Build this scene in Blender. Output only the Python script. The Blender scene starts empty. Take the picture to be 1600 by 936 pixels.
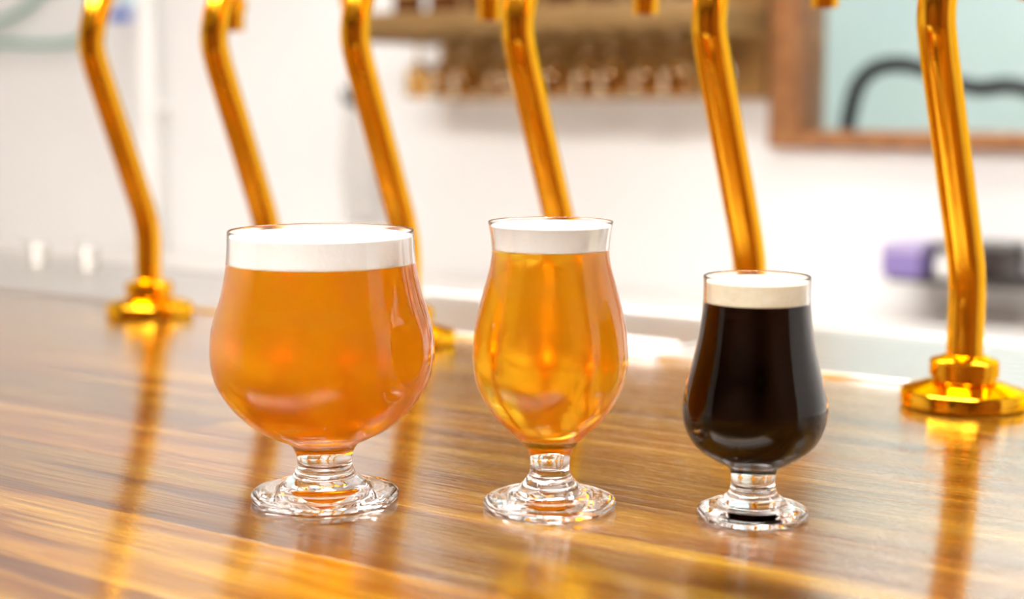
import bpy, bmesh, math, random
from mathutils import Vector, Matrix
random.seed(7)
S = bpy.context.scene
C = S.collection

# ---------------------------------------------------------------- camera
# World frame: X runs along the bar (to the right), Y away from the customer, Z up.
FPX, W, H = 2400.0, 1600.0, 936.0
BAR = 1.05                                   # bar top height
EYE = Vector((0, 0, BAR + 0.2))
PITCH = math.atan(300 / FPX)                 # horizon on pixel row 168
YAW = math.radians(34.97)                     # looking along the tap row to the left
fwd = Vector((-math.sin(YAW) * math.cos(PITCH), math.cos(YAW) * math.cos(PITCH), -math.sin(PITCH)))
right = Vector((math.cos(YAW), math.sin(YAW), 0))
up = right.cross(fwd)
cd = bpy.data.cameras.new('camera')
cd.sensor_width = 36; cd.lens = 36 * FPX / W
cd.dof.use_dof = True; cd.dof.focus_distance = 0.80; cd.dof.aperture_fstop = 4.0
cd.dof.aperture_blades = 0
cam = bpy.data.objects.new('camera', cd); C.objects.link(cam)
cam.matrix_world = Matrix.Translation(EYE) @ Matrix((right, up, -fwd)).transposed().to_4x4()
S.camera = cam

def ray(px, py):
    return (fwd + right * ((px - W / 2) / FPX) + up * ((H / 2 - py) / FPX))
def ground(px, py, z=BAR):
    d = ray(px, py); t = (z - EYE.z) / d.z
    return EYE + d * t
def at_y(px, py, Y):                          # pixel ray on a plane parallel to the wall
    d = ray(px, py); t = Y / d.y
    return EYE + d * t
def depth(P): return (P - EYE).dot(fwd)
def height(P, py):                            # height above P of the point of its vertical line seen on row py
    k = (H / 2 - py) / FPX
    D = P - EYE
    return (k * D.dot(fwd) - D.dot(up)) / (up.z - k * fwd.z)

# ---------------------------------------------------------------- world, view
w = bpy.data.worlds.new('world'); S.world = w; w.use_nodes = True
w.node_tree.nodes['Background'].inputs[0].default_value = (1.0, 0.93, 0.82, 1)
w.node_tree.nodes['Background'].inputs[1].default_value = 0.3
S.view_settings.view_transform = 'Standard'; S.view_settings.look = 'None'
S.view_settings.gamma = 1; S.view_settings.use_curve_mapping = False
S.view_settings.exposure = 0.45
cy = S.cycles
cy.max_bounces = 32; cy.transmission_bounces = 24; cy.glossy_bounces = 12; cy.diffuse_bounces = 14
cy.sample_clamp_indirect = 25; cy.use_denoising = True
CEIL_POWER = 8.5
FRONT_FILL_POWER = 21.0
SPOT_POWER = 60.0
YW = 2.63                                     # back wall plane

# ---------------------------------------------------------------- helpers
def obj(name, me, mat=None, parent=None, loc=None):
    o = bpy.data.objects.new(name, me); C.objects.link(o)
    if mat and hasattr(me, 'materials') and not me.materials: me.materials.append(mat)
    if parent: o.parent = parent
    if loc is not None: o.location = loc
    return o
def thing(name, label, cat, loc=(0, 0, 0), rz=0, group=None):
    o = bpy.data.objects.new(name, None); C.objects.link(o); o.empty_display_size = .02
    o.location = loc; o.rotation_euler = (0, 0, rz)
    return tag(o, label, cat, group)
def tag(o, label, cat, group=None):
    o['label'] = label; o['category'] = cat
    if group: o['group'] = group
    return o
def struct(o, label=None):
    o['kind'] = 'structure'
    if label: o['label'] = label
    return o
def from_bm(name, bm, smooth=False, ang=35):
    me = bpy.data.meshes.new(name); bm.normal_update(); bm.to_mesh(me); bm.free()
    if smooth:
        me.polygons.foreach_set('use_smooth', [True] * len(me.polygons))
        me.set_sharp_from_angle(angle=math.radians(ang))
    return me
def add_box(bm, a, b, bevel=0, seg=2):
    r = bmesh.ops.create_cube(bm, size=1)
    vs = r['verts']
    for v in vs:
        v.co = Vector([(a[i] + b[i]) / 2 + v.co[i] * (b[i] - a[i]) for i in range(3)])
    if bevel:
        es = list({e for v in vs for e in v.link_edges})
        bmesh.ops.bevel(bm, geom=es, offset=bevel, segments=seg, affect='EDGES', profile=.5)
def box_me(name, a, b, bevel=0, seg=2):
    bm = bmesh.new(); add_box(bm, a, b, bevel, seg); return from_bm(name, bm, bevel > 0 and seg > 1, 50)
def lathe(name, prof, seg=64, smooth=True, ang=40, bm=None):
    own = bm is None
    if own: bm = bmesh.new()
    rings = []
    for r, z in prof:
        if r < 1e-6: rings.append([bm.verts.new((0, 0, z))])
        else: rings.append([bm.verts.new((r * math.cos(2 * math.pi * k / seg), r * math.sin(2 * math.pi * k / seg), z)) for k in range(seg)])
    for a, b in zip(rings, rings[1:]):
        for k in range(seg):
            j = (k + 1) % seg
            if len(a) == 1 and len(b) == 1: continue
            if len(a) == 1: bm.faces.new((a[0], b[j], b[k]))
            elif len(b) == 1: bm.faces.new((a[k], a[j], b[0]))
            else: bm.faces.new((a[k], a[j], b[j], b[k]))
    return from_bm(name, bm, smooth, ang) if own else None
def crom(pts, n=8):
    out = []; P = [Vector(p) for p in pts]
    for i in range(len(P) - 1):
        p0 = P[i - 1] if i else P[0] * 2 - P[1]
        p1, p2 = P[i], P[i + 1]
        p3 = P[i + 2] if i + 2 < len(P) else P[-1] * 2 - P[-2]
        # centripetal knots: no overshoot on uneven spacing
        t1 = max((p1 - p0).length, 1e-9) ** .5; t2 = t1 + max((p2 - p1).length, 1e-9) ** .5; t3 = t2 + max((p3 - p2).length, 1e-9) ** .5
        for k in range(n):
            t = t1 + (t2 - t1) * k / n
            a1 = p0 * ((t1 - t) / t1) + p1 * (t / t1)
            a2 = p1 * ((t2 - t) / (t2 - t1)) + p2 * ((t - t1) / (t2 - t1))
            a3 = p2 * ((t3 - t) / (t3 - t2)) + p3 * ((t - t2) / (t3 - t2))
            b1 = a1 * ((t2 - t) / t2) + a2 * (t / t2)
            b2 = a2 * ((t3 - t) / (t3 - t1)) + a3 * ((t - t1) / (t3 - t1))
            out.append(b1 * ((t2 - t) / (t2 - t1)) + b2 * ((t - t1) / (t2 - t1)))
    out.append(P[-1]); return out
def tube(name, path, rad, seg=20, caps=True, bm=None):
    own = bm is None
    if own: bm = bmesh.new()
    P = [Vector(p) for p in path]; rings = []
    ref = None
    for i, p in enumerate(P):
        t = (P[min(i + 1, len(P) - 1)] - P[max(i - 1, 0)]).normalized()
        if ref is None:
            ref = Vector((1, 0, 0)) if abs(t.x) < .8 else Vector((0, 1, 0))
        n = (ref - t * ref.dot(t)).normalized(); ref = n; b = t.cross(n)
        r = rad[i] if isinstance(rad, (list, tuple)) else rad
        rings.append([bm.verts.new(p + (n * math.cos(2 * math.pi * k / seg) + b * math.sin(2 * math.pi * k / seg)) * r) for k in range(seg)])
    for a, b in zip(rings, rings[1:]):
        for k in range(seg):
            j = (k + 1) % seg; bm.faces.new((a[k], a[j], b[j], b[k]))
    if caps:
        bm.faces.new(list(reversed(rings[0]))); bm.faces.new(rings[-1])
    return from_bm(name, bm, True, 50) if own else None

# ---------------------------------------------------------------- materials
def mat(name, col=(.8, .8, .8), rough=.5, metal=0, **kw):
    m = bpy.data.materials.new(name); m.use_nodes = True
    b = m.node_tree.nodes['Principled BSDF']
    b.inputs['Base Color'].default_value = (*col, 1); b.inputs['Roughness'].default_value = rough; b.inputs['Metallic'].default_value = metal
    for k, v in kw.items(): b.inputs[k.replace('_', ' ')].default_value = v
    return m
def nd(m, t, **kw):
    n = m.node_tree.nodes.new(t)
    for k, v in kw.items():
        if k in n.inputs: n.inputs[k].default_value = v
        else: setattr(n, k, v)
    return n
def lk(m, a, b): m.node_tree.links.new(a, b)
def ramp(m, stops):
    r = nd(m, 'ShaderNodeValToRGB'); e = r.color_ramp.elements
    while len(e) < len(stops): e.new(.5)
    for q, (p, c) in zip(e, stops): q.position = p; q.color = (*c, 1)
    return r
def noisy(name, c1, c2, scale=6, rough=.6, stretch=(1, 1, 1), bump=0, metal=0, detail=4):
    m = mat(name, c1, rough, metal); b = m.node_tree.nodes['Principled BSDF']
    tc = nd(m, 'ShaderNodeTexCoord'); mp = nd(m, 'ShaderNodeMapping'); mp.inputs['Scale'].default_value = stretch
    nz = nd(m, 'ShaderNodeTexNoise', Scale=scale, Detail=detail)
    lk(m, tc.outputs['Object'], mp.inputs[0]); lk(m, mp.outputs[0], nz.inputs['Vector'])
    r = ramp(m, [(.3, c1), (.7, c2)]); lk(m, nz.outputs['Fac'], r.inputs[0]); lk(m, r.outputs[0], b.inputs['Base Color'])
    if bump:
        bp = nd(m, 'ShaderNodeBump', Strength=bump, Distance=.002); lk(m, nz.outputs['Fac'], bp.inputs['Height']); lk(m, bp.outputs[0], b.inputs['Normal'])
    return m

def wood_bar():
    m = mat('varnished_wood', (.4, .16, .03), .1)
    b = m.node_tree.nodes['Principled BSDF']
    tc = nd(m, 'ShaderNodeTexCoord'); oi = nd(m, 'ShaderNodeObjectInfo')
    off = nd(m, 'ShaderNodeVectorMath', operation='SCALE'); off.inputs[0].default_value = (9, 7, 5); lk(m, oi.outputs['Random'], off.inputs['Scale'])
    ad = nd(m, 'ShaderNodeVectorMath', operation='ADD'); lk(m, tc.outputs['Object'], ad.inputs[0]); lk(m, off.outputs[0], ad.inputs[1])
    mp = nd(m, 'ShaderNodeMapping'); mp.inputs['Scale'].default_value = (1.6, 26, 26); lk(m, ad.outputs[0], mp.inputs[0])
    n1 = nd(m, 'ShaderNodeTexNoise', Scale=2.2, Detail=6, Roughness=.62, Distortion=.5); lk(m, mp.outputs[0], n1.inputs['Vector'])
    mp2 = nd(m, 'ShaderNodeMapping'); mp2.inputs['Scale'].default_value = (9, 330, 330); lk(m, ad.outputs[0], mp2.inputs[0])
    n2 = nd(m, 'ShaderNodeTexNoise', Scale=1.0, Detail=3, Roughness=.6); lk(m, mp2.outputs[0], n2.inputs['Vector'])
    r1 = ramp(m, [(.28, (.06, .012, .002)), (.44, (.19, .062, .004)), (.56, (.34, .155, .010)), (.74, (.54, .32, .035))])
    lk(m, n1.outputs['Fac'], r1.inputs[0])
    r2 = ramp(m, [(.3, (.42, .34, .28)), (.55, (1, 1, 1))]); lk(m, n2.outputs['Fac'], r2.inputs[0])
    mu = nd(m, 'ShaderNodeMix', data_type='RGBA', blend_type='MULTIPLY'); mu.inputs[0].default_value = .95
    lk(m, r1.outputs[0], mu.inputs[6]); lk(m, r2.outputs[0], mu.inputs[7])
    hv = nd(m, 'ShaderNodeHueSaturation'); lk(m, mu.outputs[2], hv.inputs['Color'])
    mr = nd(m, 'ShaderNodeMapRange'); mr.inputs['To Min'].default_value = .45; mr.inputs['To Max'].default_value = .98
    lk(m, oi.outputs['Random'], mr.inputs[0]); lk(m, mr.outputs[0], hv.inputs['Value']); lk(m, hv.outputs[0], b.inputs['Base Color'])
    bp = nd(m, 'ShaderNodeBump', Strength=.42, Distance=.0006)
    hs = nd(m, 'ShaderNodeMath', operation='MULTIPLY_ADD'); lk(m, n1.outputs['Fac'], hs.inputs[0]); hs.inputs[1].default_value = 2.0; lk(m, n2.outputs['Fac'], hs.inputs[2]); lk(m, hs.outputs[0], bp.inputs['Height']); lk(m, bp.outputs[0], b.inputs['Normal'])
    b.inputs['Roughness'].default_value = .17; b.inputs['IOR'].default_value = 1.45
    b.inputs['Coat Weight'].default_value = 1; b.inputs['Coat Roughness'].default_value = .065; b.inputs['Coat IOR'].default_value = 1.45
    lk(m, bp.outputs[0], b.inputs['Coat Normal'])
    return m
M = {}
M['wood'] = wood_bar()
M['brass'] = mat('polished_brass', (.89, .44, .022), .11, 1, Specular_Tint=(1, .84, .36, 1))
M['steel'] = noisy('brushed_steel', (.78, .77, .76), (.86, .85, .83), 4, .28, (2, 60, 60), .05, 1)
M['dull'] = mat('dull_steel', (.50, .48, .45), .42, 1)
M['wall'] = noisy('white_plaster', (.77, .765, .76), (.80, .795, .79), 3, .7, bump=.03)
M['ceiling'] = mat('ceiling_paint', (.78, .75, .70), .8)
M['floor'] = noisy('floor_boards', (.16, .09, .05), (.24, .14, .08), 3, .45, (1, 14, 1))
M['panelling'] = noisy('dark_wood_panelling', (.16, .06, .018), (.25, .10, .03), 3, .5, (14, 14, 1))
M['counter'] = noisy('pale_laminate', (.74, .70, .66), (.80, .76, .72), 5, .3)
M['cabinet'] = mat('white_cabinet', (.8, .79, .77), .45)
M['frame'] = noisy('window_wood', (.20, .075, .022), (.36, .16, .055), 4, .45, (8, 8, 8))
M['shelfwood'] = noisy('shelf_wood', (.20, .11, .03), (.30, .17, .05), 3, .55, (3, 20, 20))
M['panelwood'] = noisy('shelf_back_wood', (.22, .10, .022), (.36, .19, .05), 3, .6, (2, 9, 9))
M['alcove'] = noisy('blue_grey_paint', (.56, .61, .62), (.64, .66, .61), 2, .8)
M['black'] = mat('black_rubber', (.012, .014, .02), .45)
M['dark'] = mat('dark_metal', (.05, .04, .035), .4, .4)
M['teal'] = mat('teal_hose', (.12, .36, .28), .4)
M['pvc'] = mat('white_pvc', (.8, .79, .77), .35)
M['blue'] = mat('blue_plastic', (.03, .11, .50), .4)
M['paleblue'] = mat('pale_blue_plastic', (.55, .75, .82), .3)
M['purple'] = mat('purple_card', (.20, .15, .37), .6)
M['white'] = mat('white_ceramic', (.88, .87, .85), .25)
M['cloth'] = noisy('white_cotton', (.84, .83, .84), (.9, .89, .9), 60, .9, bump=.2)
M['towel'] = noisy('grey_cotton', (.55, .53, .51), (.63, .61, .59), 60, .95, bump=.3)
M['bottle'] = mat('brown_bottle_glass', (.09, .025, .006), .08)
M['gold'] = mat('gold_label', (.5, .34, .08), .5)
M['label'] = mat('cream_label', (.7, .62, .45), .6)

def glass_mat(name='clear_glass', col=(1, 1, 1), ior=1.5, rough=0.0):
    m = bpy.data.materials.new(name); m.use_nodes = True; nt = m.node_tree
    nt.nodes.remove(nt.nodes['Principled BSDF'])
    g = nd(m, 'ShaderNodeBsdfGlass', Roughness=rough, IOR=ior); g.inputs['Color'].default_value = (*col, 1)
    lk(m, g.outputs[0], nt.nodes['Material Output'].inputs['Surface']); return m
M['glass'] = glass_mat()
M['amberglass'] = glass_mat('amber_tinted_glass', (.92, .78, .54))
M['pane'] = glass_mat('window_glass', (.97, 1, .99), 1.45)
def beer_mat(name, density, acol, haze, hcol, rough):
    # surface between glass wall and beer (relative index 1.34/1.5); colour comes from the depth of beer
    m = bpy.data.materials.new(name); m.use_nodes = True; nt = m.node_tree
    nt.nodes.remove(nt.nodes['Principled BSDF']); out = nt.nodes['Material Output']
    g = nd(m, 'ShaderNodeBsdfRefraction', Roughness=rough, IOR=1.34 / 1.5)
    lk(m, g.outputs[0], out.inputs['Surface'])
    if haze:
        t = nd(m, 'ShaderNodeBsdfTranslucent'); t.inputs[0].default_value = (*hcol, 1)
        d = nd(m, 'ShaderNodeBsdfDiffuse'); d.inputs[0].default_value = (*hcol, 1)
        x = nd(m, 'ShaderNodeMixShader'); x.inputs[0].default_value = .4
        lk(m, t.outputs[0], x.inputs[1]); lk(m, d.outputs[0], x.inputs[2])
        y = nd(m, 'ShaderNodeMixShader'); y.inputs[0].default_value = haze
        lk(m, g.outputs[0], y.inputs[1]); lk(m, x.outputs[0], y.inputs[2]); lk(m, y.outputs[0], out.inputs['Surface'])
    v = nd(m, 'ShaderNodeVolumeAbsorption', Density=density); v.inputs[0].default_value = (*acol, 1)
    lk(m, v.outputs[0], out.inputs['Volume']); return m
M['hazy'] = beer_mat('hazy_beer', 65, (.998, .83, .0), .5, (1.0, .66, .02), .4)
M['amber'] = beer_mat('amber_beer', 62, (.998, .84, .0), .36, (1.0, .64, .02), .3)
M['stout'] = beer_mat('stout', 700, (.80, .25, .05), 0, (0, 0, 0), .02)
def foam_mat(name, c1, c2):
    m = noisy(name, c1, c2, 260, .8, bump=.25)
    b = m.node_tree.nodes['Principled BSDF']
    b.inputs['Subsurface Weight'].default_value = .0; b.inputs['Subsurface Radius'].default_value = (.004, .0035, .0025); b.inputs['Subsurface Scale'].default_value = 1
    return m
M['foam'] = foam_mat('white_foam', (.96, .95, .91), (.98, .975, .95))
M['tanfoam'] = foam_mat('tan_foam', (.90, .80, .58), (.95, .88, .70))
def emit(name, col, st):
    m = bpy.data.materials.new(name); m.use_nodes = True; nt = m.node_tree
    nt.nodes.remove(nt.nodes['Principled BSDF'])
    e = nd(m, 'ShaderNodeEmission', Strength=st); e.inputs[0].default_value = (*col, 1)
    lk(m, e.outputs[0], nt.nodes['Material Output'].inputs['Surface']); return m

# ---------------------------------------------------------------- the room
X0, X1, Y0, ZC = -4.3, 2.6, -3.4, 2.8
struct(obj('floor', box_me('floor', (X0 - .1, Y0 - .1, -.1), (X1 + .1, YW + .1, 0)), M['floor']))
struct(obj('ceiling', box_me('ceiling', (X0 - .1, Y0 - .1, ZC), (X1 + .1, YW + .1, ZC + .1)), M['ceiling']))
struct(obj('wall_left', box_me('wall_left', (X0 - .1, Y0 - .1, 0), (X0, YW + .1, ZC)), M['wall']))
wr = struct(obj('wall_right', box_me('wall_right', (X1, Y0 - .1, 0), (X1 + .1, YW + .1, ZC)), M['wall']))
nw = 16                                       # unseen dark boards added to keep white wall reflections off the bowls
for k in range(nw):
    a = Y0 + (1.0 - Y0) * k / nw; b = Y0 + (1.0 - Y0) * (k + 1) / nw
    part_ = obj('reflection_board', box_me('reflection_board', (X1 - .012, a + .001, .002), (X1 - .0003, b - .001, ZC - .002)), M['panelling'], wr)
struct(obj('wall_front', box_me('wall_front', (X0, Y0 - .1, 0), (X1, Y0, ZC)), M['panelling']))
# window opening in the back wall
fo = at_y(1211, 230, YW); fi = at_y(1254, 204, YW)
wx0, wz0, fw, fh = fo.x, fo.z, fi.x - fo.x, fi.z - fo.z
wx1, wz1 = wx0 + 1.15, wz0 + .95
bm = bmesh.new()
add_box(bm, (X0, YW, 0), (wx0, YW + .12, ZC)); add_box(bm, (wx1, YW, 0), (X1, YW + .12, ZC))
add_box(bm, (wx0, YW, 0), (wx1, YW + .12, wz0)); add_box(bm, (wx0, YW, wz1), (wx1, YW + .12, ZC))
struct(obj('wall_back', from_bm('wall_back', bm), M['wall']))
bm = bmesh.new()
ay = YW + 1.1
add_box(bm, (wx0 - .8, ay, 0), (wx1 + .5, ay + .05, ZC)); add_box(bm, (wx0 - .85, YW + .12, 0), (wx0 - .8, ay + .05, ZC)); add_box(bm, (wx1 + .5, YW + .12, 0), (wx1 + .55, ay + .05, ZC))
add_box(bm, (wx0 - .8, YW + .12, ZC), (wx1 + .5, ay, ZC + .05)); add_box(bm, (wx0 - .8, YW + .12, -.05), (wx1 + .5, ay, 0))
struct(obj('wall_beyond', from_bm('wall_beyond', bm), M['alcove']))
wn = bpy.data.objects.new('window_1', None); C.objects.link(wn); struct(wn, 'brown wooden framed window in the white back wall'); wn.location = (wx0, YW, wz0)
def part(name, me, m, p): return obj(name, me, m, p)
ww, wh = wx1 - wx0, wz1 - wz0
part('frame_stile', box_me('stile', (0, -.035, 0), (fw, .1, wh), .004), M['frame'], wn)
part('frame_stile', box_me('stile', (ww - fw, -.035, 0), (ww, .1, wh), .004), M['frame'], wn)
part('frame_rail', box_me('rail', (fw, -.035, 0), (ww - fw, .1, fh), .004), M['frame'], wn)
part('frame_rail', box_me('rail', (fw, -.035, wh - fh), (ww - fw, .1, wh), .004), M['frame'], wn)
part('pane', box_me('pane', (fw, .04, fh), (ww - fw, .044, wh - fh)), M['pane'], wn)

# back counter along the wall
bz = at_y(800, 437, YW).z
bc = thing('back_counter', 'low pale back counter running along the white wall', 'counter', (-1.2, 2.3, 0))
part('worktop', box_me('worktop', (-3, -.3, bz - .04), (3, .328, bz), .004), M['counter'], bc)
part('cabinet_body', box_me('body', (-3, -.26, 0.002), (3, .328, bz - .04)), M['cabinet'], bc)

# ---------------------------------------------------------------- the bar
T6 = ground(1504, 633); T1 = ground(235, 491)
ROW = (T6.y + T1.y) / 2
BX0, BX1, BY0 = -2.7, 1.1, .26
BY1 = ROW + .047; BY2 = ROW + .30
bar = thing('bar_counter', 'long glossy varnished wooden bar top carrying the glasses and taps', 'bar counter', (0, 0, 0))
nrow = 10; sw = (BY1 - BY0) / nrow
for i in range(nrow):
    x = BX0; first = True
    while x < BX1 - .01:
        L = random.uniform(.25, .9) if first else random.uniform(.7, 1.3)
        first = False
        e = min(x + L, BX1)
        if BX1 - e < .25: e = BX1
        hl, hw = (e - x) / 2, sw / 2
        g = .0001
        o = part('stave', box_me('stave', (-hl + g, -hw + g, -.04), (hl - g, hw - g, 0), .00008, 1), M['wood'], bar)
        o.location = ((x + e) / 2, BY0 + sw * (i + .5), BAR)
        x = e
part('back_rail', box_me('back_rail', (BX0, BY1 + .0003, BAR - .04), (BX1, BY2, BAR - .0125)), M['steel'], bar)
part('bar_body', box_me('bar_body', (BX0 + .05, BY0 + .2, .002), (BX1 - .05, BY2 - .02, BAR - .0402)), M['panelling'], bar)

def drip_tray(xa, xb, label):
    ya, yb = BY1 + .002, BY2 - .004
    t = thing('drip_tray', label, 'drip tray', ((xa + xb) / 2, (ya + yb) / 2, BAR - .012), 0, 'drip trays behind the taps')
    hx, hy = (xb - xa) / 2, (yb - ya) / 2
    part('pan', box_me('pan', (-hx, -hy, 0), (hx, hy, .002)), M['steel'], t)
    for s in (-1, 1):
        part('rim', box_me('rim', (-hx, s * hy - (.012 if s > 0 else 0), .002), (hx, s * hy + (.012 if s < 0 else 0), .016), .002), M['steel'], t)
        part('rim', box_me('rim', (s * hx - (.012 if s > 0 else 0), -hy + .012, .002), (s * hx + (.012 if s < 0 else 0), hy - .012, .016), .002), M['steel'], t)
    n = 10; p = (2 * hy - .024) / n
    sl = box_me('slat', (-hx + .0125, -p / 2 + .0018, 0), (hx - .0125, p / 2 - .0018, .004), .001, 1); sl.materials.append(M['steel'])
    for k in range(n):
        o = part('slat', sl, None, t); o.location = (0, -hy + .012 + p * (k + .5), .009)
    for k in range(3):
        part('support', box_me('support', (-hx * .8 + k * hx * .8 - .004, -hy + .0125, .002), (-hx * .8 + k * hx * .8 + .004, hy - .0125, .009)), M['steel'], t)
xm = ground(1062, 552).x
drip_tray(xm, .75, 'steel drip tray behind the two rightmost brass taps')
drip_tray(-2.3, xm - .004, 'long steel drip tray behind the four leftmost brass taps')

# ---------------------------------------------------------------- brass taps
sp = crom([(0, .012), (0, .045), (0, .078), (-.0035, .097), (-.019, .139), (-.045, .206), (-.0585, .242), (-.0618, .256), (-.0600, .272), (-.0500, .300), (-.0250, .338), (.015, .364), (.062, .366), (.102, .346), (.119, .318), (.122, .294)], 6)
neck_me = tube('neck', [(.13 * min(s, 0), s * (.874 if s < 0 else 1), h) for s, h in sp], .0121, 32); neck_me.materials.append(M['brass'])
fl_me = lathe('flange', [(0, 0), (.0400, 0), (.0415, .0012), (.0415, .0095), (.0405, .0112), (.036, .0125), (.030, .0145), (.024, .0165), (.0205, .0175), (0, .0175)], 64); fl_me.materials.append(M['brass'])
co_me = lathe('collar', [(.0115, .0175), (.0205, .0175), (.0205, .0195), (.0228, .0205), (.0228, .030), (.0215, .0315), (.017, .0325), (.0145, .034), (.0122, .0345)], 48); co_me.materials.append(M['brass'])
sp_me = lathe('spout', [(.0068, .0), (.0105, .0), (.0108, .004), (.0112, .02), (.0135, .022), (.0135, .03), (.012, .031)], 32); sp_me.materials.append(M['brass'])
hd_me = lathe('handle', [(0, 0), (.006, 0), (.007, .02), (.011, .05), (.013, .10), (.010, .118), (0, .122)], 24); hd_me.materials.append(M['black'])
names = ['leftmost brass beer tap, its whole base flange visible on the bar',
         'brass beer tap rising behind the left part of the wide beer glass',
         'brass beer tap rising behind the right edge of the wide beer glass',
         'brass beer tap rising behind the middle tulip glass of amber beer',
         'brass beer tap rising behind the small glass of dark stout',
         'rightmost brass beer tap, nearest and largest, standing on a stepped flange']
for i in range(6):
    x = T1.x + (T6.x - T1.x) * i / 5
    t = thing('beer_tap', names[i], 'beer tap', (x, ROW, BAR), 0, 'brass swan-neck beer taps in a row')
    for n, me, loc in (('flange', fl_me, (0, 0, .0003)), ('collar', co_me, (0, 0, .0003)), ('neck', neck_me, (0, 0, .0003)), ('spout', sp_me, (0, .122, .277)), ('handle', hd_me, (0, .075, .373))):
        part(n, me, None, t).location = loc

# ---------------------------------------------------------------- beer glasses
def beer_glass(cx, yb, prof, foot_r, y_stem, y_in, y_beer, y_foam, beer, foam, label, wall=1.7, blabel='', flabel='', dome=.001):
    P = ground(cx, yb); k = depth(P) / FPX
    pts = [(r * k, height(P, y)) for r, y in prof]               # from stem foot up to the rim
    outer = crom([(r, z, 0) for r, z in pts], 8); outer = [(p.x, p.y) for p in outer]
    R = foot_r * k
    hs = height(P, y_stem); hi = height(P, y_in)
    wl = wall / 1000
    zt = outer[-1][1]
    t = thing('beer_glass', label, 'glass', (P.x, P.y, BAR + .0002), 0, 'three stemmed glasses of beer on the bar')
    # foot: underside, edge, sloping top up to the first stem point
    fz = outer[0]
    foot = [(0, .0022), (R * .55, .0018), (R * .82, .0004), (R * .93, 0), (R * .985, .0009), (R, .0024), (R * .992, .0038), (R * .95, .0050)]
    top = crom([(R * .95, .0050, 0), (R * .80, .0066, 0), ((R * .62), .0066 + (fz[1] - .0066) * .36, 0), (fz[0], fz[1], 0)], 6)
    foot += [(p.x, p.y) for p in top[1:]]
    part('foot', lathe('foot', foot, 96), M['glass'], t)
    ns = max(i for i, (r, z) in enumerate(outer) if z <= hs)
    part('stem', lathe('stem', outer[:ns + 1], 96), M['glass'], t)
    # inner wall: outer offset inwards, closing on the bowl floor
    inner = []
    for i, (r, z) in enumerate(outer):
        a = outer[max(i - 1, 0)]; b = outer[min(i + 1, len(outer) - 1)]
        dx, dz = b[0] - a[0], b[1] - a[1]; L = math.hypot(dx, dz) or 1
        wq = wl * (1 - .45 * max(0, min(1, (z - zt + .03) / .03)))
        q = (r - dz / L * wq, z + dx / L * wq)
        if q[1] > hi + .0045 and z > hs and q[0] > .004: inner.append(q)
    r0, z0 = inner[0]
    floor_ = [(0, hi)] + [(r0 * math.sin(a), hi + (z0 - hi) * (1 - math.cos(a))) for a in [math.pi / 2 * j / 8 for j in range(1, 8)]]
    inner = floor_ + inner
    inner[-1] = (outer[-1][0] - wl * .55, zt)
    hb, hf = height(P, y_beer), height(P, y_foam)
    def cut(z):
        for a, b in zip(inner, inner[1:]):
            if a[1] <= z <= b[1] and b[1] > a[1]:
                f = (z - a[1]) / (b[1] - a[1]); return a[0] + f * (b[0] - a[0])
        return inner[-1][0]
    wet = [p for p in inner if p[1] < hb - 1e-5] + [(cut(hb), hb)]
    dry = [(cut(hb), hb)] + [p for p in inner if hb + 1e-5 < p[1]]
    rimr = (outer[-1][0] + dry[-1][0]) / 2; h2 = wl * .275
    rim = [(rimr + h2 * math.cos(a), zt + h2 * math.sin(a)) for a in [math.pi * j / 8 for j in range(1, 8)]]
    part('bowl', lathe('bowl', outer[ns:] + rim + dry[::-1], 128), M['glass'], t)
    o = part('beer', lathe('beer', wet + [(cut(hb) * .6, hb), (0, hb)], 128), beer, t)
    if blabel: o['label'] = blabel
    e = .00012
    fo_ = [(0, hb + e), (cut(hb) * .6, hb + e), (cut(hb) - .0004, hb + e), (cut(hb) - e, hb + .0006)]
    fo_ += [(p[0] - e, p[1]) for p in dry if hb + .001 < p[1] < hf - .0008] + [(cut(hf) - e, hf - .0006), (cut(hf) - .0012, hf), (cut(hf) * .7, hf + dome * .7), (0, hf + dome)]
    o = part('foam_head', lathe('foam_head', fo_, 96), foam, t)
    if flabel: o['label'] = flabel
    return t
G1 = [(60, 749), (49, 740), (42.5, 722), (44.5, 707), (54, 692), (74, 682), (106, 665), (140, 634), (162, 600), (170.5, 572), (172, 538), (166.5, 501), (154.5, 462), (146, 420), (143, 390), (142, 361)]
G2 = [(52, 763), (35, 744), (30.5, 728), (33, 709), (43, 693), (57, 679), (82, 655), (103, 625), (113.5, 602), (118.5, 580), (120, 552), (115.5, 506), (105, 461), (93.5, 418), (90, 392), (91.5, 370), (95.5, 347)]
G3 = [(52, 782), (37.5, 768), (34, 747), (39, 731), (63, 717.5), (90, 698), (107, 670), (112, 640), (107, 608), (94.5, 557), (86, 511), (82, 475), (81.5, 450), (82, 433)]
beer_glass(508, 779, G1, 115, 704, 684, 411, 367, M['hazy'], M['foam'],
           'widest stemmed glass, round bowl of hazy orange beer with white foam', 1.7, 'hazy orange beer', 'white foam head')
beer_glass(859, 792, G2, 104, 706, 686, 390, 351, M['amber'], M['foam'],
           'tall tulip shaped stemmed glass of amber beer, in the middle', 1.5, 'glowing amber beer', 'white foam head')
beer_glass(1175.5, 808, G3, 86.5, 737, 724, 473, 438, M['stout'], M['tanfoam'],
           'smallest stemmed glass, filled with black stout under cream foam', 2.2, 'black stout', 'cream coloured foam head')

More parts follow.
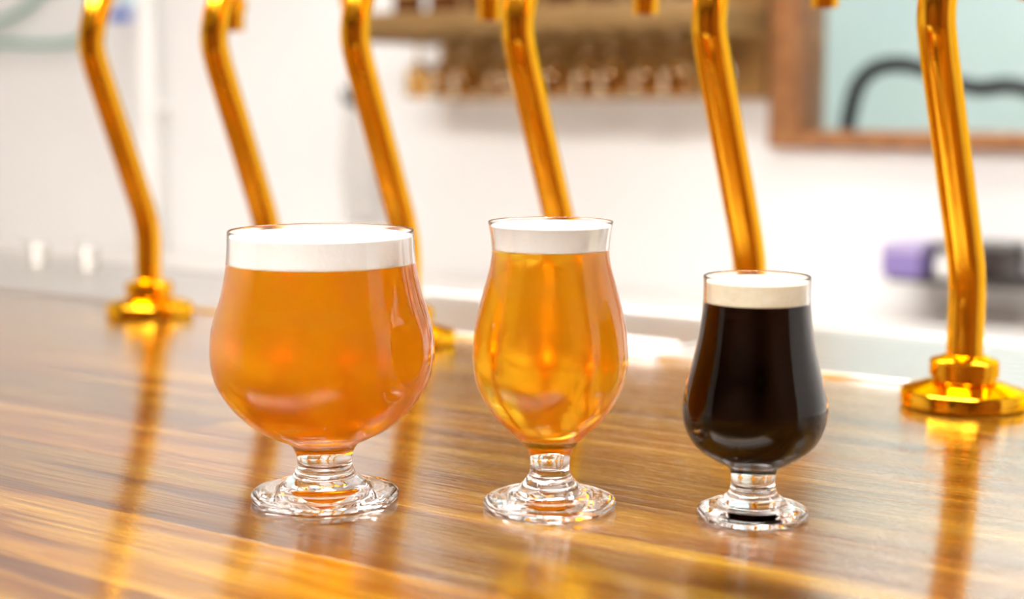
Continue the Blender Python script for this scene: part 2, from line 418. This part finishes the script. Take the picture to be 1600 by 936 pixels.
# ---------------------------------------------------------------- things on and behind the bar
cp = ground(1003, 549)
cl = thing('bar_cloth', 'folded white cloth lying between two tap bases', 'cloth', (cp.x - .018, cp.y - .001, BAR))
for k in range(2):
    part('cloth_layer', box_me('layer', (-.045 + k * .001, -.022 + k * .001, .0003 + k * .0042), (.045 - k * .002, .022 - k * .001, .0043 + k * .0042), .0018, 3), M['cloth'], cl)

# hose behind the window
hy = YW + .30
path = [at_y(x, y, hy) for x, y in ((1322, 260), (1324, 205), (1330, 170), (1342, 132), (1366, 108), (1405, 100), (1445, 108), (1490, 128), (1530, 138), (1580, 134), (1625, 150), (1650, 200), (1655, 265))]
tag(obj('black_hose', tube('hose', crom([p - path[0] for p in path], 8), .0165, 16), M['black'], None, path[0]), 'thick black bent hose seen through the wooden framed window', 'hose')
# teal hose looped on the wall at far left
ty = YW - .02
path = [at_y(x, y, ty) for x, y in ((92, -60), (70, -18), (40, 12), (-5, 34), (-60, 46), (-85, 56), (-55, 64), (20, 68), (80, 69), (120, 62), (138, 40), (142, -50))]
tag(obj('teal_hose', tube('teal_hose', crom([p - path[0] for p in path], 8), .0075, 12), M['teal'], None, path[0]), 'thin teal hose looping across the white wall at far left', 'hose')
# white pipe with a blue lever
pp = at_y(228, 100, YW - .05)
pi = thing('water_pipe', 'white wall pipe with a small blue valve lever', 'pipe', (pp.x, YW - .05, bz))
part('pipe', tube('pipe', [(0, 0, .001), (0, 0, ZC - bz - .001)], .026, 24), M['pvc'], pi)
lv = at_y(190, 24, YW - .09)
vb = part('valve_body', tube('valve_body', [(lv.x - pp.x, -.03, lv.z - bz + .045), (-.0, -.03, lv.z - bz + .045)], .022, 20), M['paleblue'], pi)
part('lever', box_me('lever', (lv.x - pp.x - .028, -.062, lv.z - bz - .014), (lv.x - pp.x + .028, -.03, lv.z - bz + .012), .006), M['blue'], pi)
for k in (.35, .95):
    part('bracket', box_me('bracket', (-.032, -.004, k), (.032, .049, k + .02), .003), M['pvc'], pi)

# towel on a hook
hk = at_y(548, 150, YW - .03)
hook = thing('wall_hook', 'dark metal hook on the wall behind the third tap', 'hook', (hk.x, YW, hk.z))
part('plate', box_me('plate', (-.022, -.008, -.03), (.022, -.0005, .045), .003), M['dark'], hook)
part('prong', tube('prong', crom([(0, -.006, .01), (0, -.03, -.012), (0, -.048, -.008), (0, -.052, .014)], 6), .007, 12), M['dark'], hook)
tp0 = at_y(545, 158, YW - .03); tp1 = at_y(618, 338, YW - .03)
bm = bmesh.new(); nx, nz = 28, 14; grid = []
hgt = tp0.z - tp1.z; wid = .105
for sgn in (1, -1):
    g = []
    for j in range(nz + 1):
        f = j / nz; row = []
        for i in range(nx + 1):
            u = i / nx - .5
            spread = .12 + .88 * min(1, f * 2.0) ** .7
            y = -.030 + .010 * math.sin(u * 22) * min(1, f * 1.6) + sgn * .003
            row.append(bm.verts.new((u * wid * spread + .03 * f, y, -f * hgt)))
        g.append(row)
    grid.append(g)
for s, g in enumerate(grid):
    for j in range(nz):
        for i in range(nx):
            q = (g[j][i], g[j][i + 1], g[j + 1][i + 1], g[j + 1][i]); bm.faces.new(q if s else q[::-1])
def ring(g): return [g[0][i] for i in range(nx + 1)] + [g[j][nx] for j in range(1, nz + 1)] + [g[nz][i] for i in range(nx - 1, -1, -1)] + [g[j][0] for j in range(nz - 1, 0, -1)]
ra, rb = ring(grid[0]), ring(grid[1])
for k in range(len(ra)):
    j = (k + 1) % len(ra); bm.faces.new((ra[k], rb[k], rb[j], ra[j]))
bmesh.ops.recalc_face_normals(bm, faces=bm.faces)
tag(obj('hand_towel', from_bm('towel', bm, True, 60), M['towel'], None, (hk.x, YW, hk.z - .02)), 'pale grey towel hanging from the wall hook behind the third tap', 'towel')

# ---------------------------------------------------------------- shelf with hanging glasses and bottles
SY = YW - .16                                  # plane of the hanging glasses
sa, sb = at_y(566, 46, YW - .27), at_y(1204, 46, YW)
shz = at_y(880, 46, YW - .27).z
sh = thing('wall_shelf', 'wooden wall shelf with a tan back board above the taps', 'shelf', ((sa.x + sb.x) / 2, YW, shz))
hx = (sb.x - sa.x) / 2
part('shelf_board', box_me('board', (-hx, -.27, 0), (hx, -.0202, .045), .003), M['shelfwood'], sh)
nb = 5; zb0, zb1 = -.125, .62
for k in range(nb):
    a = zb0 + (zb1 - zb0) * k / nb; b = zb0 + (zb1 - zb0) * (k + 1) / nb
    part('back_board', box_me('back_board', (-hx, -.02, a + .001), (hx, -.0004, b - .001), .001, 1), M['panelwood'], sh)
rails = 11; pitch = 2 * hx / rails
for k in range(rails + 1):
    part('glass_rail', box_me('glass_rail', (-hx + k * pitch - .010 * (0 < k < rails) - .0 , -.26, -.012), (-hx + k * pitch + .010, -.05, -.0002)), M['shelfwood'], sh)
foot_p = [(0, -.0005), (.030, -.001), (.0315, -.002), (.030, -.0032), (.012, -.005), (.0045, -.010)]
stem_p = [(.0045, -.010), (.0036, -.025), (.0042, -.045)]
bowl_p = [(.0042, -.045), (.012, -.050), (.024, -.060), (.031, -.075), (.032, -.092), (.0285, -.118), (.0280, -.1192), (.0272, -.118), (.0305, -.092), (.0296, -.075), (.0225, -.0615), (.011, -.0525), (0, -.0505)]
pf = [lathe('h_foot', foot_p, 32), lathe('h_stem', stem_p, 32), lathe('h_bowl', bowl_p, 32)]
for me in pf: me.materials.append(M['amberglass'])
ords = ['first', 'second', 'third', 'fourth', 'fifth', 'sixth', 'seventh', 'eighth', 'ninth', 'tenth', 'eleventh']
for k in range(rails):
    x = sh.location.x - hx + (k + .5) * pitch
    t = thing('hanging_glass', ords[k] + ' from the left of the amber glasses hanging upside down under the shelf', 'glass', (x, YW - .15 + random.uniform(-.02, .02), shz - .0008), 0, 'glasses hanging under the wall shelf')
    for n, me in zip(('foot', 'stem', 'bowl'), pf): part(n, me, None, t)
bot = lathe('bottle_body', [(0, .001), (.027, .001), (.030, .004), (.0305, .12), (.028, .145), (.016, .18), (.0135, .20), (.013, .225), (0, .225)], 32)
lab = lathe('bottle_label', [(.0308, .035), (.0311, .036), (.0311, .105), (.0308, .106)], 32)
cap = lathe('bottle_cap', [(.0132, .222), (.0155, .218), (.0155, .229), (.012, .232), (0, .232)], 24)
bot.materials.append(M['bottle']); lab.materials.append(M['gold']); cap.materials.append(M['brass'])
for k in range(8):
    x = sh.location.x - hx + .06 + k * (2 * hx - .12) / 7
    t = thing('beer_bottle', ords[k] + ' from the left of the brown bottles standing on the shelf', 'bottle', (x, YW - .2, shz + .045), 0, 'brown bottles on the wall shelf')
    for n, me in (('bottle_body', bot), ('bottle_label', lab), ('bottle_cap', cap)): part(n, me, None, t)

# small rack on the wall at right with carton and cups
ry = YW - .12
r0 = at_y(1392, 437, ry); r1 = at_y(1640, 437, ry)
rk = thing('wall_rack', 'dark two-tier wall rack at right behind the nearest tap', 'rack', ((r0.x + r1.x) / 2, YW, r0.z))
hx = (r1.x - r0.x) / 2
part('shelf_board', box_me('rack_board', (-hx, -.14, 0), (hx, -.0005, .01), .001, 1), M['dark'], rk)
zt = at_y(1500, 392, ry).z - r0.z
xt0 = at_y(1462, 392, ry).x - rk.location.x; xt1 = at_y(1570, 392, ry).x - rk.location.x
part('shelf_board', box_me('rack_board', (xt0, -.14, zt), (xt1, -.0005, zt + .01), .001, 1), M['dark'], rk)
for x in (xt0, xt1 - .008):
    part('upright', box_me('upright', (x, -.012, .01), (x + .008, -.0005, zt), 0), M['dark'], rk)
c0 = at_y(1392, 360, ry); c1 = at_y(1450, 360, ry)
ct = thing('carton', 'small purple carton on the dark wall rack', 'carton', ((c0.x + c1.x) / 2, ry + .01, r0.z + .0105))
ch = at_y(1420, 378, ry).z - r0.z - .0105
cw = (c1.x - c0.x) / 2
part('carton_body', box_me('carton_body', (-cw, -.05, 0), (cw, .05, ch * .72), .001, 1), M['purple'], ct)
part('carton_lid', box_me('carton_lid', (-cw - .001, -.051, ch * .72), (cw + .001, .051, ch), .001, 1), mat('lilac_card', (.38, .32, .52), .6), ct)
cup = lathe('cup_body', [(0, .0), (.014, .0), (.016, .002), (.0205, .032), (.0212, .033), (.0195, .032), (.0145, .004), (0, .0035)], 32)
hd = tube('cup_handle', crom([(.018, 0, .026), (.030, 0, .024), (.031, 0, .012), (.0165, 0, .008)], 6), .0025, 10)
for px, zz, lb in ((1478, r0.z + .0104, 'white cup on the lower board of the dark wall rack'), (1490, r0.z + zt + .0104, 'white cup on the upper board of the dark wall rack')):
    q = at_y(px, 420, ry)
    t = thing('cup', lb, 'cup', (q.x, ry, zz), random.uniform(0, 6), 'white cups on the wall rack')
    part('cup_body', cup, M['white'], t); part('cup_handle', hd, M['white'], t)
# two small steel cups at the far left end of the drip tray
jig = lathe('cup_wall', [(0, .0), (.017, .0), (.018, .002), (.021, .040), (.0215, .041), (.0203, .040), (.0172, .003), (0, .0025)], 32); jig.materials.append(M['dull'])
jrim = lathe('cup_rim', [(.0205, .0400), (.0222, .0402), (.0226, .0412), (.0222, .0422), (.0205, .0424), (.0200, .0412), (.0205, .0400)], 32); jrim.materials.append(M['dull'])
for px, lb in ((62, 'small steel measuring cup on the drip tray, leftmost of two'), (140, 'small steel measuring cup on the drip tray, right one of two')):
    d = ray(px, 432); q = EYE + d * ((BY2 - .06) / d.y)
    t = thing('measuring_cup', lb, 'cup', (q.x, BY2 - .06, BAR + .0012), 0, 'steel measuring cups at the left')
    t.scale = (.62, .62, .62); part('cup_wall', jig, None, t); part('cup_rim', jrim, None, t)

# ---------------------------------------------------------------- lamps of the room and added fill lamps
def ceiling_lamp(x, y, sx, sy, power, label, col=(1, .985, .96), z=ZC):
    t = thing('ceiling_lamp', label, 'lamp', (x, y, z), 0, 'flat ceiling lamps')
    bm = bmesh.new(); add_box(bm, (-sx - .02, -sy - .02, -.05), (-sx, sy + .02, -.0005)); add_box(bm, (sx, -sy - .02, -.05), (sx + .02, sy + .02, -.0005))
    add_box(bm, (-sx, -sy - .02, -.05), (sx, -sy, -.0005)); add_box(bm, (-sx, sy, -.05), (sx, sy + .02, -.0005))
    part('lamp_frame', from_bm('lamp_frame', bm), M['pvc'], t)
    part('diffuser', box_me('diffuser', (-sx, -sy, -.04), (sx, sy, -.03)), emit('lamp_light', col, power), t)
for x, lb in ((-1.6, 'flat ceiling lamp over the middle of the service side'), (-.2, 'flat ceiling lamp over the right of the service side'), (1.2, 'flat ceiling lamp over the far right of the service side')):
    ceiling_lamp(x, 1.9, .55, .28, CEIL_POWER, lb)
ceiling_lamp(-3.2, 1.9, .4, .28, CEIL_POWER * .3, 'added fill lamp over the left end of the service side')  # weak extra lamp, added to lift the left wall and its reflection
for x, lb in ((-1.9, 'added fill lamp over the left of the customer side'), (-.6, 'added fill lamp over the middle of the customer side'), (.7, 'added fill lamp over the right of the customer side')):
    ceiling_lamp(x, -.72, .62, .4, FRONT_FILL_POWER, lb, (1, .975, .93))  # unseen fill panels, added to brighten the foam from the front
ceiling_lamp((wx0 + wx1) / 2, YW + .6, .5, .25, CEIL_POWER * 2.0, 'added fill lamp in the space beyond the window', (.9, .97, 1))  # unseen lamp added to brighten the alcove behind the pane
for x in (-1.3, -.35, .6):
    t = thing('pendant_lamp', {-1.3: 'left', -.35: 'middle', .6: 'right'}[x] + ' pendant lamp of the three hanging over the customer side', 'lamp', (x, -.25, ZC), 0, 'pendant lamps over the customer side')
    part('cord', tube('cord', [(0, 0, 0), (0, 0, -.60)], .003, 8), M['black'], t)
    part('lamp_shade', lathe('shade', [(.012, -.60), (.03, -.605), (.06, -.64), (.095, -.70), (.10, -.74), (.098, -.74), (.092, -.70), (.057, -.643), (.028, -.61)], 40), M['dark'], t)
    part('bulb', lathe('bulb', [(0, -.735), (.018, -.73), (.03, -.71), (.032, -.69), (.024, -.665), (.014, -.645), (.013, -.612), (0, -.611)], 24), emit('bulb_light', (1, .86, .66), SPOT_POWER), t)
